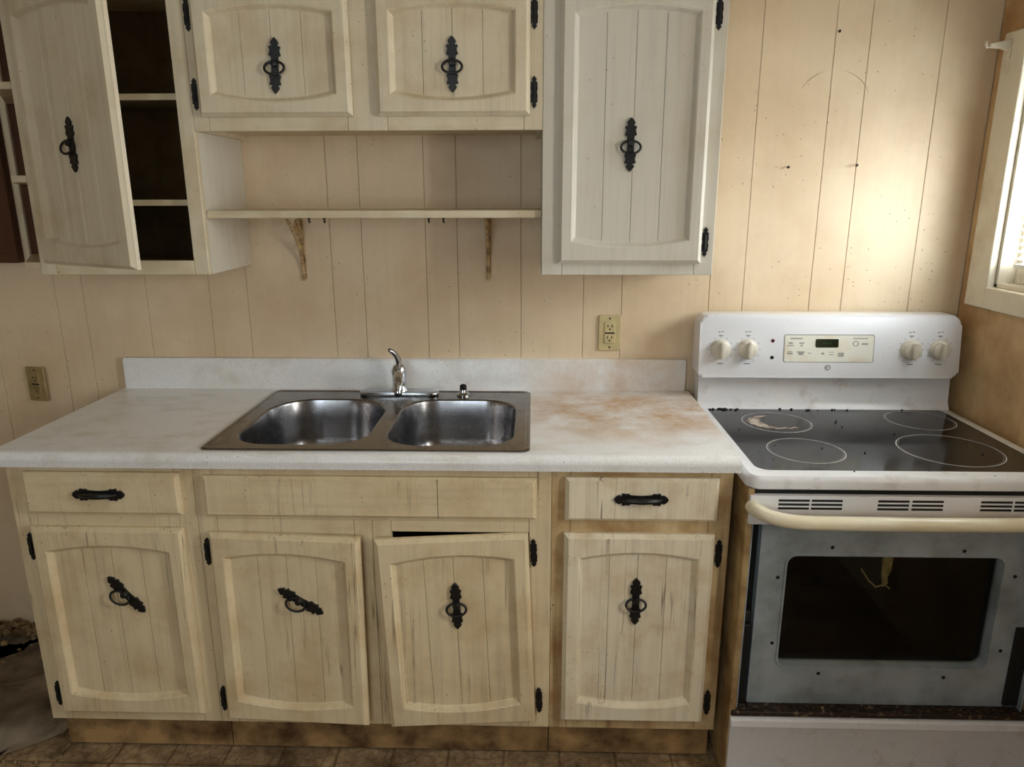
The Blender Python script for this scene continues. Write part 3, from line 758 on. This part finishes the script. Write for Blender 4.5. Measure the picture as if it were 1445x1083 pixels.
obj('oven_liner', bx(X0+.021, X0+.06, -.60, -.05, .24, .80), 'black', sv); obj('oven_liner', bx(X1-.06, X1-.021, -.60, -.05, .24, .80), 'black', sv)
for x in (X0+.04, X1-.04):
    for y in (-.60, -.08): obj('foot', lathe([(.016, 0), (.016, .012), (.008, .013), (.008, .022)], (x, y, 0), 'z', 12), 'black', sv)
# cooktop frame and glass
GX0, GX1, GY0, GY1 = 1.856, 2.566, -.616, -.088
fr = [rrect(X0, X1, -.664, -.03, (.01, .01, .035, .035), 6), None]
outer = rrect(X0, X1, -.664, -.03, (.012, .012, .034, .034), 6)
def off(poly, i):  # scaled inset for a loop with matching count
    return rrect(X0+i, X1-i, -.664+i, -.03-i, (.012, .012, max(.01, .034-i), max(.01, .034-i)), 6)
inner = rrect(GX0, GX1, GY0, GY1, (.03, .03, .034, .034), 6)
Ls = [[(p[0], p[1], z) for p in L_] for L_, z in ((off(0, .004), .847), (off(0, 0), .850), (off(0, 0), .866), (off(0, .003), .874), (off(0, .009), ZC+.001), (inner, ZC+.0005), (inner, ZC-.004))]
obj('cooktop_frame', loops(Ls, True, True), 'enamel_dirty', sv, smooth=True)
gl = obj('glass_top', prism(rrect(GX0+.0005, GX1-.0005, GY0+.0005, GY1-.0005, (.03, .03, .034, .034), 6), 'z', ZC-.004, ZC, 0), 'cooktop', sv)
for (x, y, r) in ((2.025, -.232, .095), (2.449, -.205, .092), (2.022, -.473, .094), (2.394, -.461, .122)):
    bm = bmesh.new()
    for dr in (0, -.004) :
        merge(bm, loops([[(x+(r+dr+e)*math.cos(2*PI*k/56), y+(r+dr+e)*math.sin(2*PI*k/56), ZC+.0003) for k in range(56)] for e in (0, .0026 if dr == 0 else .0006)]))
    o = obj('burner_ring', bm, 'burner', gl); o['label'] = 'thin pale printed burner circle'
pts = []
for k in range(40):
    t = k/39; a_ = math.radians(120 + 235*t); pts.append((a_, .028+.030*math.sin(PI*t)))
bm = bmesh.new(); top = []
outl = []
rj = random.Random(3); J = [rj.uniform(-.006, .006) for k in range(60)]
for k in range(30):
    t = k/29; a_ = math.radians(95+215*t); q = .076+J[k]; outl.append((2.020+q*math.cos(a_), -.232+q*.86*math.sin(a_)))
for k in range(29, -1, -1):
    t = k/29; a_ = math.radians(95+215*t); q = .076-.010-.026*math.sin(PI*min(1, t*1.2)*.95)+J[30+k]; outl.append((2.020+q*math.cos(a_), -.232+q*.86*math.sin(a_)))
o = obj('burnt_residue', prism(outl, 'z', ZC+.0002, ZC+.0009), 'residue', gl); o['label'] = 'pale burnt crescent of residue on rear left burner'
# backguard
obj('backguard_lower', prism([(-.02, .86), (-.02, .99), (-.080, .99), (-.083, .90), (-.092, .885), (-.10, ZC+.0008), (-.10, .86)], 'x', X0+.006, X1-.006, .002), 'enamel_dirty', sv, smooth=True)
BZ0, BZ1, BY = .983, 1.170, -.118
BG = prism(rrect(X0-.004, X1-.006, BZ0, BZ1, (.03, .024, .012, .018), 6), 'y', BY, -.02, .009, 3)
for v in BG.verts:
    if v.co.y < -.07: v.co.y += (v.co.z-BZ0)/(BZ1-BZ0)*.022      # face leans back
bg = obj('control_panel', BG, 'enamel', sv, smooth=True)
def fy(z): return BY + (z-BZ0)/(BZ1-BZ0)*.022
def flat_on(nm, x0, x1, z0, z1, mm, pr=.001, r=.002, par=None):
    P = rrect(x0, x1, z0, z1, min(r, (x1-x0)*.45, (z1-z0)*.45), 3)
    b2 = prism(P, 'y', 0, -1)
    for v in b2.verts:
        v.co.y = fy(v.co.z) + (.002 if v.co.y > -.5 else -pr)
    return obj(nm, b2, mm, par or bg)
for x in (1.881, 1.962, 2.446, 2.530):
    z = 1.068; y = fy(z)
    k_ = obj('knob', lathe([(.031, .002), (.031, -.003), (.028, -.006), (.026, -.018), (.022, -.021), (.004, -.0215)], (x, y, z), 'y', 28), 'knob', bg, smooth=True)
    g_ = prism(rrect(x-.0065, x+.0065, z-.025, z+.025, .006, 4), 'y', y-.018, y-.034, .003, 2)
    k_2 = obj('knob_grip', g_, 'knob', bg, smooth=True)
    bm = bmesh.new()
    for j in range(11):
        a_ = math.radians(-60 + 300*j/10)
        cx_, cz_ = x+.037*math.cos(a_), z+.037*math.sin(a_)
        b2 = bx(-.0025, .0025, -.0006, .001, -.0005, .0005)
        bmesh.ops.transform(b2, matrix=Matrix.Translation((cx_, fy(cz_), cz_)) @ Matrix.Rotation(-a_, 4, 'Y'), verts=b2.verts); merge(bm, b2)
    for (dx0, dx1, dz) in ((-.008, -.002, .052), (.002, .008, .053), (-.006, .006, .041), (-.009, .009, -.043)):
        bx(x+dx0, x+dx1, fy(z+dz)-.0006, fy(z+dz)+.001, z+dz-.0012, z+dz+.0012, bm=bm)
    obj('dial_print', bm, 'dark_mark', bg)
for z, mm in ((1.094, 'red'), (1.044, 'black')):
    obj('indicator_light', lathe([(.0055, .001), (.0055, -.0012), (.002, -.002)], (2.036, fy(z), z), 'y', 12), mm, bg)
flat_on('keypad_border', 2.069, 2.3375, 1.0295, 1.1135, 'grey_mark', .0006, .006)
kp = flat_on('keypad', 2.072, 2.3345, 1.0315, 1.1105, 'panelcream', .0012, .005)
flat_on('display', 2.163, 2.231, 1.0745, 1.100, 'display', .002, .004)
def kpx(X): return 2.072 + (X-110)/1235*.2625
def kpz(Y): return 1.111 - (Y-45)/370*.079
for (X, Y, wd, ht) in ((270, 90, 170, 18), (190, 155, 60, 22), (190, 190, 90, 14), (345, 155, 70, 20), (345, 190, 30, 24), (185, 275, 70, 12), (185, 300, 80, 22), (340, 280, 110, 18), (340, 305, 70, 34), (460, 295, 50, 10),
                        (645, 300, 40, 26), (765, 280, 70, 10), (765, 315, 60, 12), (900, 315, 78, 56), (1225, 165, 90, 26), (1160, 88, 200, 14)):
    flat_on('key_print', kpx(X-wd/2), kpx(X+wd/2), kpz(Y+ht/2), kpz(Y-ht/2), 'grey_mark', .0017, .001, kp)
obj('key_print', tube([(kpx(1098)+.008*math.cos(2*PI*k/20), fy(kpz(160))-.0016, kpz(160)+.0075*math.sin(2*PI*k/20)) for k in range(20)], .0012, 6, True), 'grey_mark', kp)
# faint green figures on the display
MT['led'] = plain('display_green', (60, 140, 76), .4)
bm = bmesh.new()
for xx in (2.186, 2.194, 2.204): bx(xx, xx+.0045, fy(1.087)-.0026, fy(1.087)-.0018, 1.0865, 1.0876, bm=bm)
bx(2.200, 2.2012, fy(1.084)-.0026, fy(1.084)-.0018, 1.084, 1.0852, bm=bm)
obj('display_figures', bm, 'led', bg)
# round maker's emblem
bm = tube([(2.203+.0075*math.cos(2*PI*k/24), fy(1.014)-.0006, 1.014+.0075*math.sin(2*PI*k/24)) for k in range(24)], .0009, 6, True)
sp_ = [(2.203+(.002+.003*k/14)*math.cos(.5+4.4*k/14), fy(1.014)-.0008, 1.014+(.002+.003*k/14)*math.sin(.5+4.4*k/14)) for k in range(15)]
tube(sp_, .0007, 6, bm=bm)
o = obj('emblem', bm, 'dark_mark', bg); o['label'] = 'small grey round monogram emblem'
# front: dark gap, vent strip, handle
obj('gap_strip', bx(X0+.02, X1-.02, -.648, -.60, .828, .847), 'black', sv)
vp = obj('vent_panel', bx(X0+.008, X1-.008, -.662, -.60, .757, .832, .004, 2), 'enamel', sv, smooth=True)
sm = None
for (a, b) in ((1.897, 1.968), (1.974, 2.045), (2.128, 2.200), (2.206, 2.280), (2.366, 2.437), (2.443, 2.515)):
    for z in (.8205, .8105, .8005):
        if sm is None:
            sm = obj('vent_slot', bx(-.036, .036, -.0008, .002, -.0026, .0026), 'black', vp, local=True); o = sm
        else:
            o = sm.copy(); C.objects.link(o); o.parent = vp
        o.location = Vector(((a+b)/2, -.662, z)) - world_loc(sv)
hp = [(X0+.012, -.662, .806), (X0+.018, -.680, .804), (X0+.045, -.700, .796), (X0+.10, -.714, .790), (X0+.20, -.718, .789), (2.21, -.720, .789), (X1-.20, -.718, .789), (X1-.10, -.714, .790), (X1-.045, -.700, .796), (X1-.018, -.680, .804), (X1-.012, -.662, .806)]
# smooth the path
def smooth_path(P, n=4):
    P = [Vector(p) for p in P]; out = []
    for i in range(len(P)-1):
        p0, p1, p2, p3 = P[max(i-1, 0)], P[i], P[i+1], P[min(i+2, len(P)-1)]
        for k in range(n):
            t = k/n; out.append(.5*((2*p1)+(p2-p0)*t+(2*p0-5*p1+4*p2-p3)*t*t+(3*p1-p0-3*p2+p3)*t**3))
    out.append(P[-1]); return out
obj('door_handle', tube(smooth_path(hp), .0165, 14), 'handle', sv, smooth=True)
# stripped door: galvanised liner with window hole
DX0, DX1, DZ0, DZ1 = 1.876, 2.560, .238, .760
dy = -.628
outp = rrect(DX0, DX1, DZ0, DZ1, .004, 6); hole = rrect(1.945, 2.467, .350, .660, .022, 6)
def sc_(poly, i): return rrect(1.945-i, 2.467+i, .350-i, .660+i, .022+i, 6)
Ls = [[(p[0], y, p[1]) for p in L_] for L_, y in ((outp, dy+.03), (outp, dy), (sc_(0, .008), dy), (sc_(0, .005), dy-.004), (sc_(0, .001), dy-.004), (hole, dy+.002), (hole, dy+.03))]
od = obj('oven_door', loops(Ls), 'galv', sv, smooth=True); od['label'] = 'grey galvanized inner door panel without its outer glass'
obj('oven_window', bx(1.938, 2.474, dy+.022, dy+.026, .343, .667), 'oven_pane', od)
for (x, z) in ((2.05, .683), (2.368, .677), (1.925, .600), (1.927, .415), (2.052, .328), (2.369, .322), (2.499, .402), (2.50, .61)):
    obj('screw_hole', lathe([(.0048, .001), (.0048, -.0008), (.002, -.001)], (x, dy, z), 'y', 10), 'black', od)
obj('hanging_insulation', prism([(2.195, .655), (2.222, .655), (2.220, .60), (2.212, .585), (2.216, .565), (2.204, .555), (2.198, .59)], 'y', -.585, -.591, .001), 'insul', sv)
obj('hanging_insulation', tube([(2.15, -.58, .60), (2.17, -.583, .57), (2.19, -.585, .552), (2.21, -.585, .56), (2.225, -.585, .548)], .0022, 6), 'insul', sv)
# recess channels beside the liner, hinge hardware, grime ledge
for a, b in ((X0+.0205, DX0), (DX1, X1-.0205)):
    obj('door_channel', bx(a, b, -.602, -.597, .235, .76), 'darkmetal', sv)
    obj('hinge_arm', bx(a+.006 if a < 2 else 2.526, b-.008, -.636, -.603, .245, .47, .002), 'black', sv)
    obj('hinge_arm', bx(a+.008, b-.010, -.630, -.603, .475, .505, .002), 'darkmetal', sv)
    obj('channel_trim', bx(a+.001, a+.004, -.650, -.602, .24, .757), 'galv', sv)
obj('ledge', bx(X0+.008, X1-.008, -.662, -.597, .222, .236, .002), 'grime', sv)
bm = bmesh.new()
for k in range(300):
    s = random.uniform(.002, .0065); x = random.uniform(X0+.015, X1-.02); y = random.uniform(-.66, -.632)
    b2 = bmesh.new(); bmesh.ops.create_icosphere(b2, subdivisions=1, radius=s)
    for v in b2.verts: v.co.z *= random.uniform(.5, 1); v.co.x *= random.uniform(.8, 2)
    bmesh.ops.translate(b2, verts=b2.verts, vec=(x, y, .236+s*.3)); merge(bm, b2)
o = obj('baked_crumbs', bm, 'grime', sv); o['kind'] = 'stuff'
dw = obj('storage_drawer', prism([(-.60, .03), (-.600, .219), (-.660, .219), (-.668, .213), (-.669, .196), (-.664, .190), (-.664, .03)], 'x', X0+.006, X1-.006, .002), 'enamel_dirty', sv, smooth=True)

# burnt crumbs collected along the back edge of the glass top
bm = bmesh.new()
for k in range(30):
    s = random.uniform(.001, .003); x = random.choice((random.uniform(1.86, 1.95), random.uniform(1.86, 2.56)))
    b2 = bmesh.new(); bmesh.ops.create_icosphere(b2, subdivisions=1, radius=s)
    for v in b2.verts: v.co.x *= random.uniform(1, 2.2)
    bmesh.ops.translate(b2, verts=b2.verts, vec=(x, -.100 + random.uniform(-.012, .0), ZC+.001+s*.4)); merge(bm, b2)
for k in range(16):
    s = random.uniform(.0012, .003); x = random.uniform(1.87, 2.5); y = random.uniform(-.655, -.2)
    b2 = bmesh.new(); bmesh.ops.create_icosphere(b2, subdivisions=1, radius=s)
    bmesh.ops.translate(b2, verts=b2.verts, vec=(x, y, ZC+.001+s*.3)); merge(bm, b2)
o = obj('burnt_crumbs', bm, 'black', sv); o['kind'] = 'stuff'
